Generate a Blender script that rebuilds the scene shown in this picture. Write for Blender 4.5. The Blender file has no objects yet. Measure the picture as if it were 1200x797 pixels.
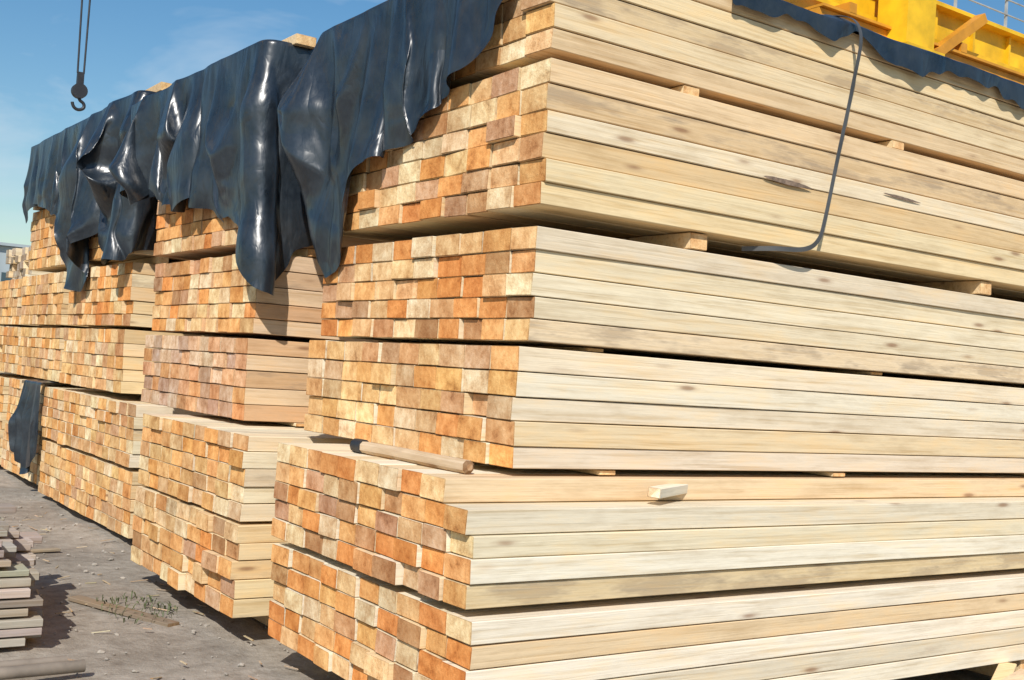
import bpy, bmesh, math, random, time
from mathutils import Vector, noise, Matrix
random.seed(11)
T0=time.time()
S = bpy.context.scene
S.view_settings.view_transform='Standard'; S.view_settings.look='None'; S.view_settings.exposure=0
col = S.collection

# ---------------------------------------------------------------- camera
a=math.radians(34.7); p=math.radians(1.65); r=math.radians(3.8)
f=Vector((math.sin(a)*math.cos(p),math.cos(a)*math.cos(p),math.sin(p)))
rt=Vector((math.cos(a),-math.sin(a),0)); up=rt.cross(f)
rt2=rt*math.cos(r)+up*math.sin(r); up2=up*math.cos(r)-rt*math.sin(r)
cam=bpy.data.cameras.new('Camera'); co=bpy.data.objects.new('Camera',cam); col.objects.link(co)
M=Matrix((rt2,up2,-f)).transposed().to_4x4(); M.translation=Vector((0,0,1.6)); co.matrix_world=M
cam.lens=40.5; cam.sensor_width=36; cam.clip_end=2000; S.camera=co

# ---------------------------------------------------------------- helpers
def mat(name):
    m=bpy.data.materials.new(name); m.use_nodes=True
    nt=m.node_tree; b=nt.nodes['Principled BSDF']
    return m,nt,b
def N(nt,t,**k):
    n=nt.nodes.new(t)
    for kk,v in k.items(): setattr(n,kk,v)
    return n
def math_(nt,op,a_,b_=None,c_=None):
    n=nt.nodes.new('ShaderNodeMath'); n.operation=op
    for i,v in enumerate((a_,b_,c_)):
        if v is None: continue
        if isinstance(v,(int,float)): n.inputs[i].default_value=v
        else: nt.links.new(v,n.inputs[i])
    return n.outputs[0]
def ramp(nt,src,stops):
    n=nt.nodes.new('ShaderNodeValToRGB'); e=n.color_ramp.elements
    while len(e)<len(stops): e.new(0.5)
    for i,(q,c) in enumerate(stops):
        e[i].position=q; e[i].color=(*c,1) if len(c)==3 else c
    nt.links.new(src,n.inputs[0]); return n.outputs[0]
def mix(nt,mode,fac,A,B):
    n=nt.nodes.new('ShaderNodeMix'); n.data_type='RGBA'; n.blend_type=mode
    if isinstance(fac,(int,float)): n.inputs[0].default_value=fac
    else: nt.links.new(fac,n.inputs[0])
    for i,v in ((6,A),(7,B)):
        if isinstance(v,tuple): n.inputs[i].default_value=(*v[:3],1)
        else: nt.links.new(v,n.inputs[i])
    return n.outputs[2]
def noise_(nt,vec,scale,detail=4,rough=.55,dist=0):
    n=nt.nodes.new('ShaderNodeTexNoise'); n.inputs['Scale'].default_value=scale
    n.inputs['Detail'].default_value=detail; n.inputs['Roughness'].default_value=rough
    n.inputs['Distortion'].default_value=dist
    if vec is not None: nt.links.new(vec,n.inputs['Vector'])
    return n.outputs['Fac']
def bump(nt,b,h,strength=.3,dist=.01):
    n=nt.nodes.new('ShaderNodeBump'); n.inputs['Strength'].default_value=strength
    n.inputs['Distance'].default_value=dist
    nt.links.new(h,n.inputs['Height']); nt.links.new(n.outputs[0],b.inputs['Normal'])
def simple(name,c,rough=.6,metal=0,var=.25,scale=6):
    m,nt,b=mat(name); tc=N(nt,'ShaderNodeTexCoord')
    n=noise_(nt,tc.outputs['Object'],scale,4)
    lo=tuple(x*(1-var) for x in c); hi=tuple(min(1,x*(1+var)) for x in c)
    nt.links.new(ramp(nt,n,[(.3,lo),(.7,hi)]),b.inputs['Base Color'])
    b.inputs['Roughness'].default_value=rough; b.inputs['Metallic'].default_value=metal
    return m

# wood side ---------------------------------------------------------
def wood_side():
    m,nt,b=mat('sawn_wood_side'); tc=N(nt,'ShaderNodeTexCoord')
    at=N(nt,'ShaderNodeAttribute',attribute_name='tint'); rn=N(nt,'ShaderNodeAttribute',attribute_name='rnd')
    add=N(nt,'ShaderNodeVectorMath',operation='MULTIPLY_ADD')
    nt.links.new(rn.outputs['Color'],add.inputs[0]); add.inputs[1].default_value=(37,23,31)
    nt.links.new(tc.outputs['Object'],add.inputs[2])
    mp=N(nt,'ShaderNodeMapping'); mp.inputs['Scale'].default_value=(.7,26,26); nt.links.new(add.outputs[0],mp.inputs[0])
    g=noise_(nt,mp.outputs[0],2.2,4,.6,.5)
    c=mix(nt,'MULTIPLY',1,at.outputs['Color'],ramp(nt,g,[(.28,(.80,.71,.59)),(.45,(.97,.94,.90)),(.60,(1.04,1.03,1.02)),(.8,(.94,.88,.80))]))
    mp4=N(nt,'ShaderNodeMapping'); mp4.inputs['Scale'].default_value=(1.0,5,5); nt.links.new(add.outputs[0],mp4.inputs[0])
    w=noise_(nt,mp4.outputs[0],2.0,4,.7)
    c=mix(nt,'MULTIPLY',1,c,ramp(nt,w,[(.3,(.84,.81,.77)),(.5,(1.0,1.0,1.0)),(.72,(1.08,.98,.84))]))
    sep=N(nt,'ShaderNodeSeparateColor'); nt.links.new(rn.outputs['Color'],sep.inputs[0])
    sel=math_(nt,'GREATER_THAN',sep.outputs[0],.90)
    mo=ramp(nt,w,[(.46,(0,0,0)),(.60,(.9,.9,.9))])
    c=mix(nt,'MIX',math_(nt,'MULTIPLY',math_(nt,'MULTIPLY',sel,mo),g),c,(.20,.175,.15))
    mp3=N(nt,'ShaderNodeMapping'); mp3.inputs['Scale'].default_value=(1.8,8,8); nt.links.new(add.outputs[0],mp3.inputs[0])
    v=N(nt,'ShaderNodeTexVoronoi'); v.inputs['Scale'].default_value=1.0; nt.links.new(mp3.outputs[0],v.inputs['Vector'])
    k=ramp(nt,v.outputs['Distance'],[(.0,(1,1,1)),(.06,(.85,.85,.85)),(.11,(.25,.25,.25)),(.17,(0,0,0))])
    c=mix(nt,'MIX',math_(nt,'MULTIPLY',k,.8),c,(.25,.12,.06))
    nt.links.new(c,b.inputs['Base Color']); b.inputs['Roughness'].default_value=.8
    b.inputs['Specular IOR Level'].default_value=.2
    bump(nt,b,g,.5,.006); return m
def wood_end():
    m,nt,b=mat('sawn_wood_end'); tc=N(nt,'ShaderNodeTexCoord')
    at=N(nt,'ShaderNodeAttribute',attribute_name='tint'); uv=N(nt,'ShaderNodeUVMap',uv_map='UVMap')
    bn=N(nt,'ShaderNodeTexNoise'); bn.inputs['Scale'].default_value=10; bn.inputs['Detail'].default_value=6; bn.inputs['Roughness'].default_value=.76
    nt.links.new(tc.outputs['Object'],bn.inputs['Vector'])
    mad=N(nt,'ShaderNodeVectorMath',operation='MULTIPLY_ADD'); nt.links.new(bn.outputs['Color'],mad.inputs[0])
    mad.inputs[1].default_value=(.03,.03,0); nt.links.new(uv.outputs[0],mad.inputs[2])
    ln=N(nt,'ShaderNodeVectorMath',operation='LENGTH'); nt.links.new(mad.outputs[0],ln.inputs[0])
    rings=math_(nt,'SINE',math_(nt,'MULTIPLY',ln.outputs['Value'],900))
    rr=ramp(nt,math_(nt,'MULTIPLY_ADD',rings,.5,.5),[(0,(.86,.79,.70)),(1,(1.03,1.02,1.0))])
    c=mix(nt,'MULTIPLY',.4,at.outputs['Color'],rr)
    bl=bn.outputs['Fac']
    c=mix(nt,'MULTIPLY',1,c,ramp(nt,bl,[(.27,(.40,.27,.19)),(.42,(.85,.73,.62)),(.55,(1.06,1.04,1.0)),(.72,(1.3,1.45,1.6))]))
    b2=noise_(nt,tc.outputs['Object'],2.3,2,.6)
    c=mix(nt,'MULTIPLY',.9,c,ramp(nt,b2,[(.32,(.82,.72,.65)),(.6,(1.06,1.03,1.0))]))
    nt.links.new(c,b.inputs['Base Color']); b.inputs['Roughness'].default_value=.88
    b.inputs['Specular IOR Level'].default_value=.15
    bump(nt,b,bl,.6,.016); return m
MS=wood_side(); ME=wood_end()

ENDS={'warm':[(.78,.39,.14),(.82,.47,.20),(.83,.59,.32),(.75,.33,.11),(.84,.69,.46),(.62,.39,.24),(.80,.46,.19),(.56,.33,.17),(.82,.54,.28),(.83,.65,.40)],
      'pink':[(.73,.45,.27),(.66,.47,.34),(.74,.56,.41),(.67,.38,.20),(.58,.41,.31),(.76,.53,.34),(.73,.40,.19),(.78,.64,.48)],
      'tan':[(.81,.53,.25),(.83,.60,.33),(.79,.46,.19),(.84,.69,.46),(.70,.43,.22),(.81,.54,.26),(.78,.41,.15),(.66,.45,.27)],
      'grey':[(.42,.37,.30),(.50,.45,.38),(.32,.28,.22),(.56,.50,.41)]}
SIDES={'pale':[(.76,.66,.48),(.78,.69,.51),(.73,.62,.44),(.75,.60,.39),(.69,.59,.44),(.80,.72,.56)],
       'yellow':[(.76,.60,.37),(.78,.63,.40),(.73,.56,.34),(.79,.67,.47),(.75,.59,.36),(.68,.50,.29)],
       'cream':[(.79,.71,.55),(.80,.73,.59),(.76,.66,.49),(.73,.57,.36),(.80,.72,.57),(.75,.60,.40),(.71,.62,.48)],
       'brown':[(.64,.43,.26),(.68,.48,.31),(.60,.39,.23),(.70,.53,.36)],
       'grey':[(.40,.365,.31),(.47,.43,.37),(.34,.305,.26)]}

class MB:
    def __init__(s): s.v=[];s.f=[];s.m=[];s.t=[];s.r=[];s.uv=[]
    def board(s,x0,x1,yc,zc,w,h,tside,tend,seg=6,ch=.003,bow=.003,yaw=0.0,rot=0.0):
        rnd=(random.random(),random.random(),random.random())
        ph1,ph2=random.uniform(0,6),random.uniform(0,6); b1=random.uniform(-bow,bow); b2=random.uniform(-bow,bow)*.6
        prof=[(-w/2+ch,-h/2),(w/2-ch,-h/2),(w/2,-h/2+ch),(w/2,h/2-ch),(w/2-ch,h/2),(-w/2+ch,h/2),(-w/2,h/2-ch),(-w/2,-h/2+ch)]
        pe=[(y*(1-2*ch/w),z*(1-2*ch/h)) for y,z in prof]
        base=len(s.v); L=x1-x0
        st=[(x0,pe)]+[(x0+ch+(L-2*ch)*i/seg,prof) for i in range(seg+1)]+[(x1,pe)]
        cr,sr=math.cos(rot),math.sin(rot); tilt=random.uniform(-.01,.01); tilt2=random.uniform(-.015,.015)
        for i,(x,pr) in enumerate(st):
            q=(x-x0)/L
            oy=b1*math.sin(3*q*3.14+ph1)+yaw*(x-x0); oz=b2*math.sin(4*q*3.14+ph2)
            for y,z in pr:
                xx=x
                if i<=1: xx=x+y*tilt*3+z*tilt2*3
                s.v.append((xx,yc+oy+y*cr-z*sr,zc+oz+y*sr+z*cr))
        n=len(st)
        cu,cv=random.uniform(-.25,.25),random.choice([-1,1])*random.uniform(.02,.22)
        tdk=tuple(q*.6 for q in tend)
        for i in range(n-1):
            edge=(i==0 or i==n-2)
            for j in range(8):
                k=(j+1)%8
                s.f.append((base+i*8+j,base+(i+1)*8+j,base+(i+1)*8+k,base+i*8+k)); s.m.append(1 if edge else 0); s.t.append(tdk if edge else tside); s.r.append(rnd); s.uv.append([(0,0)]*4)
        s.f.append(tuple(base+j for j in range(8))); s.m.append(1); s.t.append(tend); s.r.append(rnd); s.uv.append([(y+cu,z+cv) for y,z in pe])
        o=base+(n-1)*8
        s.f.append(tuple(o+7-j for j in range(8))); s.m.append(1); s.t.append(tend); s.r.append(rnd); s.uv.append([(pe[7-j][0]+cu,pe[7-j][1]+cv) for j in range(8)])
    def merge(s,t,fn,flip=False):
        off=len(s.v); s.v+=[fn(v) for v in t.v]
        if flip: s.f+=[tuple(off+q for q in reversed(fc)) for fc in t.f]; s.uv+=[list(reversed(u)) for u in t.uv]
        else: s.f+=[tuple(off+q for q in fc) for fc in t.f]; s.uv+=t.uv
        s.m+=t.m; s.t+=t.t; s.r+=t.r
    def obj(s,name,parent=None,mats=None):
        me=bpy.data.meshes.new(name); me.from_pydata(s.v,[],s.f)
        for m in (mats or [MS,ME]): me.materials.append(m)
        me.polygons.foreach_set('material_index',s.m)
        ca=me.color_attributes.new('tint','FLOAT_COLOR','CORNER'); cb=me.color_attributes.new('rnd','FLOAT_COLOR','CORNER')
        uvl=me.uv_layers.new(name='UVMap'); A=[];B=[];U=[]
        for i,fc in enumerate(s.f):
            for j in range(len(fc)):
                A+=[*s.t[i],1]; B+=[*s.r[i],1]; U+=[*s.uv[i][j]]
        ca.data.foreach_set('color',A); cb.data.foreach_set('color',B); uvl.data.foreach_set('uv',U)
        me.update(); o=bpy.data.objects.new(name,me); col.objects.link(o); o.parent=parent; return o
def empty(name):
    e=bpy.data.objects.new(name,None); col.objects.link(e); e.empty_display_size=.2; return e
def vary(c,d=.07):
    k=1+random.uniform(-d,d); return tuple(min(.9,x*k*(1+random.uniform(-d/4,d/4))) for x in c)
def pack(parent,name,x0,y0,z0,rows,cols,rh,cw,L,ends,sides,missing=(),seg=6,jx=.007):
    mb=MB()
    rz=[rh*(1+random.uniform(-.09,.09)) for _ in range(rows)]; k=rows*rh/sum(rz); rz=[q*k for q in rz]
    z=z0; last=None
    for i in range(rows):
        row_shift=random.uniform(-.006,.006)
        ws=[cw*(1+random.uniform(-.14,.14)) for _ in range(cols)]; k=cols*cw/sum(ws); ws=[q*k for q in ws]
        y=y0
        for j in range(cols):
            cwj=ws[j]; yc=y+cwj/2; y+=cwj
            if (i,j) in missing: continue
            e=vary(random.choice(ENDS[ends]),.13)
            sc=random.choice([q for q in SIDES[sides] if q is not last]) if j==0 else random.choice(SIDES[sides])
            if j==0: last=sc
            sd=vary(sc,.06)
            w=cwj-.003-random.uniform(0,.005); h=rz[i]-.002-random.uniform(0,.005)
            dx=random.gauss(0,jx)+(random.uniform(-.035,.03) if random.random()<.08 else 0)
            dy=random.uniform(-.002,.002)+(random.uniform(-.009,.007) if j==0 else 0)+row_shift
            mb.board(x0+dx,x0+L+random.uniform(-.1,.1),yc+dy,z+rz[i]/2-random.uniform(0,.0015),w,h,sd,e,seg=seg if j==0 else 2,rot=random.uniform(-.014,.014))
        z+=rz[i]
    return mb.obj(name,parent)
def bearers(parent,name,x0,L,y0,y1,z0,z1,xs,w=.1,prot=0.03):
    mb=MB(); sd=SIDES['yellow']
    for x in xs:
        t=MB(); t.board(y0-prot-random.uniform(0,.03),y1+prot,0,(z0+z1)/2,w,(z1-z0)-.004,vary(random.choice(sd)),vary(ENDS['tan'][1]),seg=2)
        mb.merge(t,lambda v:(x+v[1],v[0],v[2]),True)
    return mb.obj(name,parent)

CW=.21
# ---------------------------------------------------------------- stack 1
s1=empty('lumber_stack')
X1,Y1,L1=2.89,4.055,6.3
pack(s1,'pack_lower_bottom',2.48,3.74,.15,5,10,.0965,.19,6.4,'warm','cream',jx=.009)
pack(s1,'pack_lower_top',2.475,3.78,.665,5,10,.099,.19,6.4,'warm','cream',missing={(4,0)},jx=.009)
pack(s1,'pack_middle_bottom',X1-.045,Y1,1.19,5,10,.1055,CW,L1,'tan','cream')
pack(s1,'pack_middle_top',X1,Y1-.01,1.742,5,10,.1015,CW,L1,'warm','pale')
pack(s1,'pack_upper',X1-.01,Y1-.04,2.335,6,10,.1065,CW,L1,'warm','yellow')
pack(s1,'pack_top',X1+.02,Y1-.02,3.024,5,10,.1025,CW,L1,'tan','yellow')
bearers(s1,'ground_bearers',0,0,3.80,5.6,.0,.148,[2.9,4.6,6.4,8.3],.14,0)
bearers(s1,'spacers_low',0,0,3.9,5.6,.636,.664,[3.1,5.0,7.0],.1,0)
bearers(s1,'spacers_lower',0,0,4.08,5.7,1.162,1.188,[3.4,5.0,7.0],.1,0)
bearers(s1,'spacers_upper',0,0,4.06,6.1,2.251,2.333,[3.86,6.2,8.2],.11,0.0)
bearers(s1,'spacers_top',0,0,4.06,6.1,2.976,3.022,[3.75,5.3,7.2],.1,0)
bearers(s1,'spacers_mid',0,0,4.10,6.1,1.719,1.741,[3.3,5.3,7.2],.1,0)
bark=simple('bark',(.20,.14,.10),.9,0,.5,30)
bm=bmesh.new()
for (x,z,L,h) in ((4.22,2.66,.36,.024),(5.15,2.71,.33,.014)):
    n=18; t=[];bt=[]
    for i in range(n+1):
        q=i/n; hh=h*math.sin(q*math.pi)**.6
        t.append(bm.verts.new((x+L*q,4.000,z+hh*.5+random.uniform(-.001,.001)-.01*q))); bt.append(bm.verts.new((x+L*q,4.000,z-hh*.5-.001-.01*q)))
    for i in range(n): bm.faces.new((bt[i],bt[i+1],t[i+1],t[i]))
me=bpy.data.meshes.new('bark_wane'); bm.to_mesh(me); bm.free(); me.materials.append(bark); o=bpy.data.objects.new('bark_wane',me); col.objects.link(o); o.parent=s1

# ---------------------------------------------------------------- stack 2
s2=empty('lumber_stack')
pack(s2,'pack_lower_bottom',2.47,6.10,.14,5,9,.103,CW,5.2,'warm','yellow',jx=.009)
pack(s2,'pack_lower_top',2.49,6.14,.67,5,9,.097,CW,5.2,'tan','pale',jx=.009)
pack(s2,'pack_middle_bottom',2.79,6.97,1.185,5,10,.106,CW,5,'pink','brown')
pack(s2,'pack_middle_top',2.82,6.95,1.745,5,10,.105,CW,5,'warm','brown')
pack(s2,'pack_upper',2.80,6.95,2.33,6,10,.1075,CW,5,'warm','brown')
pack(s2,'pack_top',2.80,6.95,2.99,5,10,.108,CW,5,'tan','yellow')
bearers(s2,'ground_bearers',0,0,6.14,8.0,0,.138,[2.9,4.6,6.4],.14,0)
bearers(s2,'spacers',0,0,6.97,9.0,2.272,2.328,[3.2,5.2,7.2],.1,0)
bearers(s2,'spacers_low',0,0,6.97,8.0,1.158,1.183,[3.2,5.2,7.2],.1,0)
bearers(s2,'top_plank',0,0,6.85,9.0,3.60,3.67,[2.98,4.5],.14,.0)
# ---------------------------------------------------------------- stack 3
s3=empty('lumber_stack')
pack(s3,'pack_lower_bottom',2.88,9.45,.05,5,15,.108,CW,5,'tan','yellow',seg=2)
pack(s3,'pack_lower_top',2.88,9.5,.62,5,15,.104,CW,5,'tan','pale',seg=2)
pack(s3,'pack_middle_bottom',2.92,10.1,1.20,5,10,.112,CW,5,'tan','yellow',seg=2)
pack(s3,'pack_middle_top',2.95,10.1,1.79,5,10,.112,CW,5,'warm','yellow',seg=2)
pack(s3,'pack_upper',2.95,10.1,2.42,6,10,.112,CW,5,'tan','yellow',seg=2)
pack(s3,'pack_top',2.95,10.1,3.12,5,10,.112,CW,5,'tan','yellow',seg=2)
bearers(s3,'spacers',0,0,10.1,12.2,2.352,2.418,[3.2,5.2,7.2],.1,0)
bearers(s3,'top_plank',0,0,10.0,12.2,3.84,3.92,[3.1,4.5],.14,.02)
# ---------------------------------------------------------------- stacks 4,5
s4=empty('lumber_stack')
pack(s4,'pack_lower_bottom',3.0,13.0,.05,5,10,.108,CW,5,'tan','yellow',seg=2)
pack(s4,'pack_lower_top',3.02,13.0,.62,5,10,.104,CW,5,'tan','pale',seg=2)
pack(s4,'pack_middle_bottom',2.96,12.5,1.20,5,9,.112,CW,5,'tan','yellow',seg=2)
pack(s4,'pack_middle_top',2.95,12.5,1.79,5,9,.112,CW,5,'tan','yellow',seg=2)
pack(s4,'pack_upper',2.95,12.5,2.42,6,8,.112,CW,5,'tan','yellow',seg=2)
pack(s4,'pack_top',2.95,12.5,3.12,6,8,.112,CW,5,'tan','yellow',seg=2)
s5=empty('lumber_stack')
pack(s5,'pack_lower_bottom',3.0,15.3,.05,10,12,.108,CW,5,'tan','yellow',seg=2)
pack(s5,'pack_middle_bottom',3.0,14.7,1.20,5,12,.112,CW,5,'tan','yellow',seg=2)
pack(s5,'pack_middle_top',3.0,14.7,1.79,5,12,.112,CW,5,'tan','yellow',seg=2)
s6=empty('lumber_stack')
pack(s6,'pack',3.85,18.2,.05,26,8,.115,CW,5,'grey','pale',seg=2,jx=.05)
s7=empty('lumber_stack')
pack(s7,'pack',3.2,22.5,.05,18,10,.115,CW,5,'tan','pale',seg=2)

# ---------------------------------------------------------------- tarps (cloth-simulated in the script)
def tarp_mat():
    m,nt,b=mat('black_plastic_film'); tc=N(nt,'ShaderNodeTexCoord')
    mp=N(nt,'ShaderNodeMapping'); mp.inputs['Scale'].default_value=(1,1,.5); mp.inputs['Rotation'].default_value=(.5,.2,0); nt.links.new(tc.outputs['Object'],mp.inputs[0])
    n1=noise_(nt,mp.outputs[0],4,2,.5,.8)
    n2=noise_(nt,mp.outputs[0],13,2,.5,.5)
    r1=math_(nt,'ABSOLUTE',math_(nt,'SUBTRACT',n1,.5)); r2=math_(nt,'ABSOLUTE',math_(nt,'SUBTRACT',n2,.5))
    h=math_(nt,'MULTIPLY_ADD',r2,.25,r1)
    du=noise_(nt,tc.outputs['Object'],3,5,.75)
    nt.links.new(ramp(nt,du,[(.35,(.006,.010,.016)),(.75,(.030,.040,.052))]),b.inputs['Base Color'])
    nt.links.new(math_(nt,'MULTIPLY_ADD',du,.34,.15),b.inputs['Roughness'])
    b.inputs['Specular IOR Level'].default_value=.75
    bump(nt,b,h,.5,.05)
    return m
MT=tarp_mat()
def interp(tab,s):
    if s<=tab[0][0]: return tab[0][1]
    for (a0,b0),(a1,b1) in zip(tab,tab[1:]):
        if s<=a1:
            t=(s-a0)/(a1-a0); return b0+(b1-b0)*t
    return tab[-1][1]
colliders=[]
def collider(x0,x1,y0,y1,z0,z1):
    bm=bmesh.new(); g=bmesh.ops.create_cube(bm,size=1)
    bmesh.ops.scale(bm,vec=(x1-x0,y1-y0,z1-z0),verts=g['verts']); bmesh.ops.translate(bm,vec=((x0+x1)/2,(y0+y1)/2,(z0+z1)/2),verts=g['verts'])
    me=bpy.data.meshes.new('c'); bm.to_mesh(me); bm.free(); o=bpy.data.objects.new('c',me); col.objects.link(o)
    m=o.modifiers.new('c','COLLISION'); o.collision.thickness_outer=.015; o.collision.cloth_friction=8; colliders.append(o)
sims=[]
def tarp(name,path,drops,ztop,inward,amp=.12,wave=.35,seed=0,ds=.04,topamp=.03,sim=True,lean=0.0):
    P=[Vector((x,y,0)) for x,y in path]
    seg=[(P[i+1]-P[i]).length for i in range(len(P)-1)]; T=sum(seg)
    def at(s):
        s=max(0,min(T-1e-6,s)); i=0
        while s>seg[i] and i<len(seg)-1: s-=seg[i]; i+=1
        return P[i].lerp(P[i+1],s/seg[i])
    def pos(s):
        q=Vector((0,0,0))
        for d in (-.08,-.04,0,.04,.08): q+=at(s+d)/5
        t=at(s+.1)-at(s-.1); t.normalize(); return q,Vector((-t.y,t.x,0))
    ns=int(T/ds); nt_=max(4,int(inward/.06)); Lm=max(d[1] for d in drops); nv=max(4,int(Lm/(ds*.85)))
    vs=[];fs=[]; pin=[]
    for i in range(ns+1):
        s=T*i/ns; L=interp(drops,s)+.06*noise.noise(Vector((s*4,seed,0)))+.04*noise.noise(Vector((s*11,seed,3)))
        L=max(.03,L); q,n=pos(s); tt=Vector((n.y,-n.x,0))
        ph=2*math.pi*s/wave+5.5*noise.noise(Vector((s*1.1,seed,7)))
        for j in range(-nt_,nv+1):
            if j<0:
                d=inward*(-j)/nt_; pt=q-n*d
                z=ztop+.012+topamp*max(0,noise.noise(Vector((pt.x*3,pt.y*3,seed)))+.35)*min(1,d*4+.2)
                vs.append((pt.x,pt.y,z)); pin.append(1.0)
            else:
                dd=j/nv*L
                g=min(1,dd*2.2+.08)
                A=amp*(.4+1.3*abs(noise.noise(Vector((s*1.7,seed,1)))))
                php=ph+lean*dd+1.5*noise.noise(Vector((s*1.5,dd*2.5,seed)))
                off=.03+A*g*(1+math.sin(php))*.8+.04*noise.noise(Vector((s*4,dd*4,seed)))*g
                lat=A*.4*math.sin(2*php)*g
                pt=q+n*max(.02,off)+tt*lat
                vs.append((pt.x,pt.y,ztop+.012-dd)); pin.append(1.0 if j==0 else 0.0)
    m=nt_+nv+1
    for i in range(ns):
        for j in range(m-1): fs.append((i*m+j,(i+1)*m+j,(i+1)*m+j+1,i*m+j+1))
    me=bpy.data.meshes.new(name); me.from_pydata(vs,[],fs); me.materials.append(MT)
    for q in me.polygons: q.use_smooth=True
    o=bpy.data.objects.new(name,me); col.objects.link(o)
    if sim:
        vg=o.vertex_groups.new(name='pin')
        for k,w in enumerate(pin):
            if w>0: vg.add([k],w,'REPLACE')
        c=o.modifiers.new('cloth','CLOTH'); st=c.settings
        st.quality=6; st.mass=.25; st.vertex_group_mass='pin'; st.tension_stiffness=30; st.compression_stiffness=30; st.shear_stiffness=12; st.bending_stiffness=.3; st.air_damping=1.2
        c.collision_settings.distance_min=.012; c.collision_settings.use_self_collision=False; c.collision_settings.collision_quality=3
        c.point_cache.frame_start=1; c.point_cache.frame_end=60
        sims.append(o)
    else: finish(o)
    return o
def finish(o):
    m=o.modifiers.new('s','SUBSURF'); m.levels=1; m.render_levels=1
tarp('plastic_tarp',[(2.87,4.20),(2.86,6.22),(2.98,6.42),(3.6,6.5)],
     [(0,.02),(.08,.24),(.3,.48),(.6,.64),(.95,.80),(1.3,.88),(1.5,.95),(1.58,1.28),(1.8,1.40),(2.0,1.22),(2.15,1.0),(2.35,.9),(2.9,.7)],3.545,1.2,amp=.32,wave=1.0,seed=2,ds=.036,lean=3)
tarp('plastic_tarp',[(9.25,4.02),(3.9,4.02)],[(0,.12),(.5,.17),(1.0,.07),(1.5,.15),(2.1,.06),(2.6,.19),(3,.13),(3.4,.07),(3.9,.15),(4.4,.08),(5.3,.10)],3.545,1.9,amp=.06,wave=.5,seed=5,topamp=.14,ds=.04)
tarp('plastic_tarp',[(4.3,6.92),(2.76,6.92),(2.76,9.75)],
     [(0,1.0),(.9,1.1),(1.2,1.3),(1.42,1.66),(1.52,1.6),(1.68,1.2),(1.95,1.05),(2.4,1.0),(3.0,.90),(3.6,.76),(4.0,.70),(4.37,.72)],3.61,1.2,amp=.26,wave=.95,seed=8,ds=.038,lean=2)
tarp('plastic_tarp',[(4.3,10.06),(2.9,10.06),(2.9,14.15)],
     [(0,1.0),(1.0,1.3),(1.4,1.5),(1.7,1.45),(2.0,1.3),(2.4,1.15),(2.7,1.45),(2.95,1.75),(3.2,1.5),(3.5,1.0),(4.4,.75),(5.0,.7),(5.5,.85)],3.83,1.2,amp=.28,wave=.9,seed=12,ds=.046,lean=2)
tarp('plastic_tarp',[(2.86,12.55),(2.86,13.35)],[(0,.75),(.4,1.0),(.8,.8)],1.17,.2,amp=.16,wave=.25,seed=21,ds=.035)
collider(2.89,9,4.05,6.16,1.2,3.54); collider(2.81,6,6.96,9.06,1.2,3.6); collider(2.95,6,10.1,14.2,1.2,3.82); collider(2.88,6,9.5,15,0,1.15); collider(2.49,6,6.13,8.05,0,1.16)
bpy.ops.object.effector_add(type='TURBULENCE',location=(0,8,3)); tf=bpy.context.object; tf.field.strength=1.4; tf.field.size=1.0; tf.field.noise=.6; tf.field.flow=0
t1=time.time()
S.frame_start=1; S.frame_end=60
for fr in range(1,45):
    S.frame_set(fr)
    if fr==34: tf.field.strength=.5
dg=bpy.context.evaluated_depsgraph_get()
for o in sims:
    nm=bpy.data.meshes.new_from_object(o.evaluated_get(dg),depsgraph=dg)
    o.modifiers.clear(); o.vertex_groups.clear(); o.data=nm
    for q in nm.polygons: q.use_smooth=True
    finish(o)
for c in colliders+[tf]: bpy.data.objects.remove(c)
S.frame_set(1)
print('SIMTIME',time.time()-t1)

# ---------------------------------------------------------------- generic boxes
def boxmesh(bm,c,d,rot=None,bev=0):
    g=bmesh.ops.create_cube(bm,size=1); vs=g['verts']
    bmesh.ops.scale(bm,vec=d,verts=vs)
    if rot is not None: bmesh.ops.rotate(bm,cent=(0,0,0),matrix=rot,verts=vs)
    bmesh.ops.translate(bm,vec=c,verts=vs)
def bobj(name,bm,m,parent=None,smooth=False):
    me=bpy.data.meshes.new(name); bm.to_mesh(me); bm.free(); me.materials.append(m)
    if smooth:
        for q in me.polygons:q.use_smooth=True
    o=bpy.data.objects.new(name,me); col.objects.link(o); o.parent=parent; return o
def tube(name,pts,rad,m,parent=None):
    cu=bpy.data.curves.new(name,'CURVE'); cu.dimensions='3D'; cu.bevel_depth=rad; cu.bevel_resolution=3; cu.use_fill_caps=True
    sp=cu.splines.new('NURBS' if len(pts)>2 else 'POLY'); sp.points.add(len(pts)-1)
    for i,q in enumerate(pts): sp.points[i].co=(*q,1)
    if len(pts)>2: sp.use_endpoint_u=True; sp.order_u=3
    o=bpy.data.objects.new(name,cu); cu.materials.append(m); col.objects.link(o); o.parent=parent; return o

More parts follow.
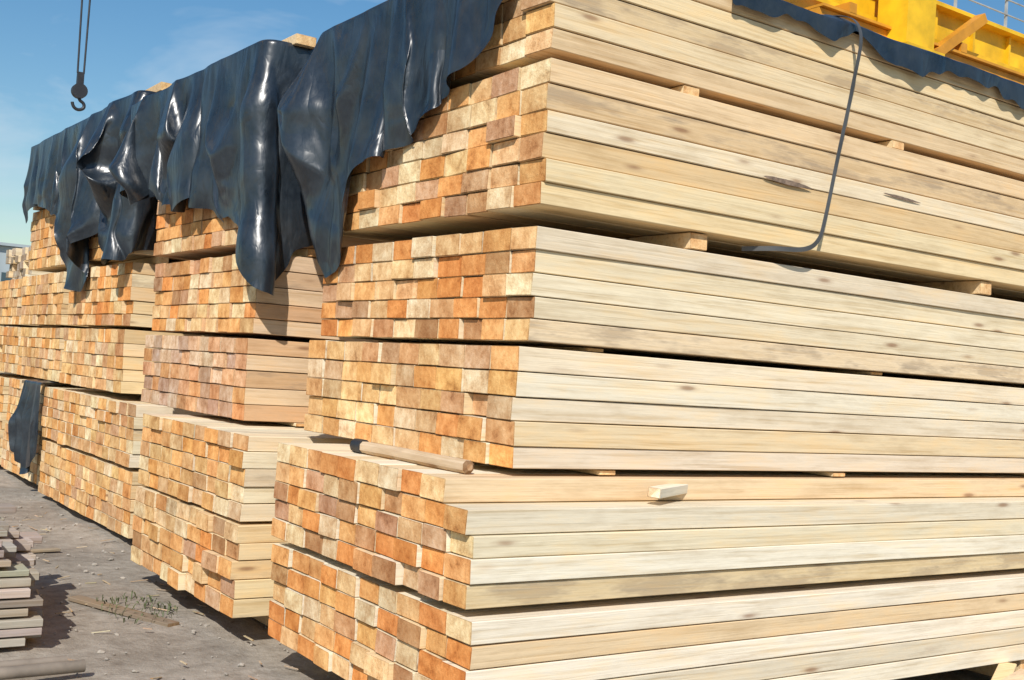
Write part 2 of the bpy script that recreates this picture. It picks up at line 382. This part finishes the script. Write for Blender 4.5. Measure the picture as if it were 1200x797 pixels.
yel=simple('crane_yellow_paint',(.78,.46,.012),.5,0,.25,3)
org=simple('crane_orange_paint',(.60,.26,.02),.5,0,.25,3)
dark=simple('dark_steel',(.05,.05,.055),.5,.6)
steel=simple('strap_steel',(.11,.11,.11),.5,.4)
def band(name,pts,w,m):
    pts=[Vector(q) for q in pts]; out=[]
    for i in range(len(pts)-1):
        p0=pts[max(0,i-1)];p1=pts[i];p2=pts[i+1];p3=pts[min(len(pts)-1,i+2)]
        for k in range(8):
            t=k/8; out.append(.5*((2*p1)+(p2-p0)*t+(2*p0-5*p1+4*p2-p3)*t*t+(3*p1-p0-3*p2+p3)*t**3))
    out.append(pts[-1]); bm=bmesh.new(); prev=None
    for i,q in enumerate(out):
        t=(out[min(i+1,len(out)-1)]-out[max(i-1,0)]).normalized(); side=t.cross(Vector((0,1,.05))).normalized()
        if abs(t.y)>.8: side=Vector((1,0,0))
        if prev is not None and side.dot(prev[2])<0: side=-side
        nrm=t.cross(side).normalized()*.0015
        ring=[bm.verts.new(q+side*w*sx+nrm*sn) for sx,sn in ((-.5,-1),(.5,-1),(.5,1),(-.5,1))]
        if prev: 
            for k in range(4): bm.faces.new((prev[1][k],prev[1][(k+1)%4],ring[(k+1)%4],ring[k]))
        prev=(q,ring,side)
    bmesh.ops.recalc_face_normals(bm,faces=bm.faces); return bobj(name,bm,m)
band('binding_strap',[(4.80,4.6,3.64),(4.80,4.1,3.62),(4.80,3.93,3.50),(4.785,3.95,3.2),(4.72,3.96,2.85),(4.64,3.955,2.5),(4.59,3.95,2.38),(4.50,3.96,2.325),(4.32,4.00,2.31),(4.20,4.10,2.30)],.024,steel)
mb=MB(); mb.board(0,.42,0,0,.06,.045,(.80,.72,.58),(.8,.68,.5),seg=2)
o=mb.obj('wood_offcut'); o.location=(3.48,3.84,1.11); o.rotation_euler=(0.05,0,math.radians(28))
pl=empty('wooden_post')
mb=MB(); mb.board(0,.98,0,0,.055,.055,(.62,.48,.33),(.45,.3,.18),seg=3,ch=.014)
o=mb.obj('shaft',pl)
tube('rubber_cap',[(.95,0,0),(1.04,0,0)],.036,dark,pl)
pl.location=(2.68,4.12,1.19); pl.rotation_euler=(0,0,math.radians(90.5))

# ---------------------------------------------------------------- gantry crane
g=empty('gantry_crane')
bm=bmesh.new()
boxmesh(bm,(19.4,9.2,6.30),(19.9,.5,.44)); boxmesh(bm,(19.4,9.2,6.06),(19.9,.8,.05)); boxmesh(bm,(19.4,9.2,6.54),(19.9,.8,.05))
for i in range(24): boxmesh(bm,(9.9+i*.8,8.93,6.30),(.04,.07,.42))
bobj('main_girder',bm,yel,g)
bm=bmesh.new()
for x in (11.25,27): 
    boxmesh(bm,(x,8.55,3.9),(.52,.42,7.8)); boxmesh(bm,(x,8.53,5.62),(.70,.56,.09)); boxmesh(bm,(x,8.53,5.3),(.62,.5,.05))
bobj('legs',bm,yel,g)
bm=bmesh.new()
boxmesh(bm,(19.5,8.72,5.80),(19.4,.22,.16)); boxmesh(bm,(19.5,8.72,5.90),(19.4,.34,.03))
for i in range(10): boxmesh(bm,(10.3+i*2.1,8.8,5.97),(.12,.5,.12))
boxmesh(bm,(12.1,8.6,5.95),(.12,.14,1.7),Matrix.Rotation(math.radians(55),3,'Y'))
bobj('runway_rail',bm,org,g)
bm=bmesh.new()
for i in range(14): boxmesh(bm,(12.6+i*1.1,8.85,7.15),(.03,.03,1.2))
for i in range(6): boxmesh(bm,(19.5,8.83,6.75+i*.2),(14,.015,.015))
bobj('railing_mesh',bm,simple('railing_grey',(.45,.46,.46),.5,.3),g)
bm=bmesh.new()
boxmesh(bm,(0,16,11.4),(34,.6,1.0))
for x in (-15,16): boxmesh(bm,(x,16,5.45),(.6,.6,10.9))
bobj('lifting_bridge',bm,yel,g)
# hook
h=empty('crane_hook')
tube('cable_1',[(3.66,16,11),(3.75,16,5.22)],.013,dark,h); tube('cable_2',[(3.86,16,11),(3.83,16,5.22)],.013,dark,h)
bm=bmesh.new()
boxmesh(bm,(3.79,16,5.10),(.08,.08,.26))
bmesh.ops.create_cone(bm,cap_ends=True,segments=20,radius1=.10,radius2=.10,depth=.09,matrix=Matrix.Translation((3.79,16,4.98))@Matrix.Rotation(math.pi/2,4,'X'))
bobj('hook_block',bm,dark,h)
tube('hook',[(3.79,16,4.92),(3.79,16,4.86),(3.86,16,4.83),(3.87,16,4.76),(3.79,16,4.72),(3.72,16,4.76),(3.71,16,4.82)],.022,dark,h)

# ---------------------------------------------------------------- ground
m,nt,b=mat('dirt'); tc=N(nt,'ShaderNodeTexCoord')
n1=noise_(nt,tc.outputs['Object'],.8,5,.65); n2=noise_(nt,tc.outputs['Object'],9,6,.72)
c=ramp(nt,n1,[(.3,(.23,.198,.16)),(.5,(.32,.285,.24)),(.7,(.41,.37,.315))])
c=mix(nt,'MULTIPLY',.8,c,ramp(nt,n2,[(.3,(.6,.55,.5)),(.6,(1.12,1.1,1.08))]))
nt.links.new(c,b.inputs['Base Color']); b.inputs['Roughness'].default_value=.95
bump(nt,b,n2,.7,.04)
bm=bmesh.new()
xs=[-400,-100,-30]+[-8+.16*i for i in range(90)]+[12,40,100,400]; ys=[-400,-60,-8]+[0+.2*i for i in range(100)]+[30,60,400]
grid=[[bm.verts.new((x,y,(.045*noise.noise(Vector((x*1.1,y*1.1,0)))+.02*noise.noise(Vector((x*4,y*4,2)))-.02) if -8<x<7 and 0<y<20 else -.02)) for y in ys] for x in xs]
for i in range(len(xs)-1):
    for j in range(len(ys)-1): bm.faces.new((grid[i][j],grid[i+1][j],grid[i+1][j+1],grid[i][j+1]))
bobj('ground',bm,m,None,True)
stone=simple('stone',(.36,.32,.27),.9,0,.3,9)
bm=bmesh.new()
for i in range(700):
    x=random.uniform(-.5,2.9); y=random.uniform(3.5,13); s=random.choice([.005,.006,.008,.010,.016])*random.uniform(.6,1.3)
    g_=bmesh.ops.create_icosphere(bm,subdivisions=1,radius=s,matrix=Matrix.Translation((x,y,-.012+.04*noise.noise(Vector((x*1.1,y*1.1,0)))))@Matrix.Rotation(random.uniform(0,6),4,'Z')@Matrix.Diagonal((1.3,.9,.6,1)))
    for v in g_['verts']: v.co+=Vector((random.uniform(-1,1),random.uniform(-1,1),random.uniform(-1,1)))*s*.25
bobj('gravel',bm,stone)
mb=MB()
for i in range(200):
    t=MB(); L=random.uniform(.03,.12); t.board(0,L,0,0,random.uniform(.006,.016),.005,vary((.46,.38,.27),.25),vary((.5,.36,.2)),seg=1,ch=.001,bow=0)
    R=Matrix.Translation((random.uniform(0,2.9),random.uniform(4,12),.008))@Matrix.Rotation(random.uniform(0,6.3),4,'Z')@Matrix.Rotation(random.uniform(-.2,.2),4,'Y')
    mb.merge(t,lambda v:tuple(R@Vector(v)))
mb.obj('wood_chips')
mb=MB(); mb.board(0,.9,0,0,.09,.025,(.25,.20,.15),(.3,.22,.14),seg=3); o=mb.obj('loose_plank'); o.location=(1.98,7.5,.01); o.rotation_euler=(0,.02,math.radians(-66))
mb=MB(); mb.board(0,.6,0,0,.06,.02,(.36,.30,.22),(.3,.22,.14),seg=3); o=mb.obj('loose_plank'); o.location=(1.75,9.2,.01); o.rotation_euler=(0,.02,math.radians(15))
m,nt,b=mat('weed_leaf'); at=N(nt,'ShaderNodeTexCoord'); n=noise_(nt,at.outputs['Object'],14,3)
nt.links.new(ramp(nt,n,[(.3,(.05,.065,.025)),(.7,(.13,.15,.06))]),b.inputs['Base Color']); b.inputs['Roughness'].default_value=.7
def weeds(cx,cy,n,R):
    bm=bmesh.new()
    for i in range(n):
        an=random.uniform(0,6.3); rr=R*math.sqrt(random.random()); x=cx+rr*math.cos(an)*.6; y=cy+rr*math.sin(an)
        L=random.uniform(.02,.08); d=Vector((random.uniform(-1,1),random.uniform(-1,1),0))*.8; w=random.uniform(.002,.007); sd=Vector((-d.y,d.x,0)).normalized()*w
        a0=Vector((x,y,-.01)); a1=a0+d*L*.5+Vector((0,0,L*.6)); a2=a0+d*L*1.3+Vector((0,0,L*.65))
        v=[bm.verts.new(q) for q in (a0-sd*.5,a0+sd*.5,a1+sd,a1-sd,a2)]
        bm.faces.new((v[0],v[1],v[2],v[3])); bm.faces.new((v[3],v[2],v[4]))
    bobj('weeds',bm,m)
weeds(2.25,7.1,130,.38)

# ---------------------------------------------------------------- left pile of old boards
s=empty('old_board_pile'); mb=MB()
for i in range(11):
    for j in range(9):
        yy=6.42+j*.19
        x1=1.47+.16*(yy-6.42)+random.gauss(0,.05)-(.1 if i>7 else 0)
        if random.random()<.1 and i>6: continue
        mb.board(x1-3.2,x1,yy+random.uniform(-.03,.03)+i*.01,.04+i*.049,.17,.030+random.uniform(0,.012),vary(random.choice(SIDES['grey']),.25),vary(random.choice(ENDS['grey']),.3),seg=2,yaw=random.uniform(-.012,.012),rot=random.uniform(-.05,.05))
mb.obj('boards',s)
rust=simple('weathered_pipe',(.24,.20,.16),.7,.1)
tube('steel_pipe',[(-1.5,5.72,.04),(1.60,5.78,.04)],.03,rust); tube('steel_pipe',[(-1.5,5.90,.035),(1.55,5.92,.035)],.025,rust)
mb=MB()
for i in range(16):
    t=MB(); t.board(0,random.uniform(.4,1.1),0,0,.09,.03,vary(random.choice(SIDES['cream']),.3),vary((.5,.4,.3)),seg=2)
    R=Matrix.Translation((5.2+random.uniform(0,1.4),3.42+random.uniform(-.15,.15),.03+i*.010))@Matrix.Rotation(random.uniform(-.6,.6),4,'Z')@Matrix.Rotation(random.uniform(-.06,.06),4,'Y')
    mb.merge(t,lambda v:tuple(R@Vector(v)))
mb.obj('scrap_wood_pile')

# distant building
bd=empty('warehouse_building'); wall=simple('metal_cladding',(.35,.40,.42),.5,0,.12,.6); glass=simple('window_glass',(.06,.10,.12),.15,0,.2,1)
bm=bmesh.new(); boxmesh(bm,(0,66,3.1),(26,10,6.2)); boxmesh(bm,(0,66,6.28),(26.6,10.6,.14)); bobj('walls',bm,wall,bd)
bm=bmesh.new()
for i in range(16): boxmesh(bm,(-12+i*1.6,60.98,4.2),(1.1,.08,1.4)); boxmesh(bm,(-12+i*1.6,60.98,2.0),(1.1,.08,1.2))
bobj('windows',bm,glass,bd)

# ---------------------------------------------------------------- world and sun
w=bpy.data.worlds.new('World'); S.world=w; w.use_nodes=True; nt=w.node_tree; bg=nt.nodes['Background']
sky=N(nt,'ShaderNodeTexSky'); sky.sky_type='NISHITA'; sky.sun_disc=False
el=math.radians(40); az=math.atan2(-.68,-.73)
sky.sun_elevation=el; sky.sun_rotation=az%(2*math.pi); sky.dust_density=.2; sky.air_density=1.3; sky.ozone_density=3
hs=N(nt,'ShaderNodeHueSaturation'); hs.inputs['Saturation'].default_value=1.3; nt.links.new(sky.outputs[0],hs.inputs['Color'])
tc=N(nt,'ShaderNodeTexCoord'); mp=N(nt,'ShaderNodeMapping'); mp.inputs['Scale'].default_value=(1.5,1.5,4.5); nt.links.new(tc.outputs['Generated'],mp.inputs[0])
cl=noise_(nt,mp.outputs[0],2.2,5,.62,.7)
fac=ramp(nt,cl,[(.50,(0,0,0)),(.78,(.5,.5,.5))])
cc=mix(nt,'MIX',fac,hs.outputs[0],(6.5,7.4,8.2))
nt.links.new(cc,bg.inputs[0]); bg.inputs[1].default_value=.105
sl=bpy.data.lights.new('Sun','SUN'); sl.energy=4.9; sl.angle=math.radians(.5); sl.color=(1,.95,.87)
so=bpy.data.objects.new('Sun',sl); col.objects.link(so)
d=Vector((math.sin(az)*math.cos(el),math.cos(az)*math.cos(el),math.sin(el)))
so.rotation_euler=d.to_track_quat('Z','Y').to_euler()
print('TOTAL',time.time()-T0)
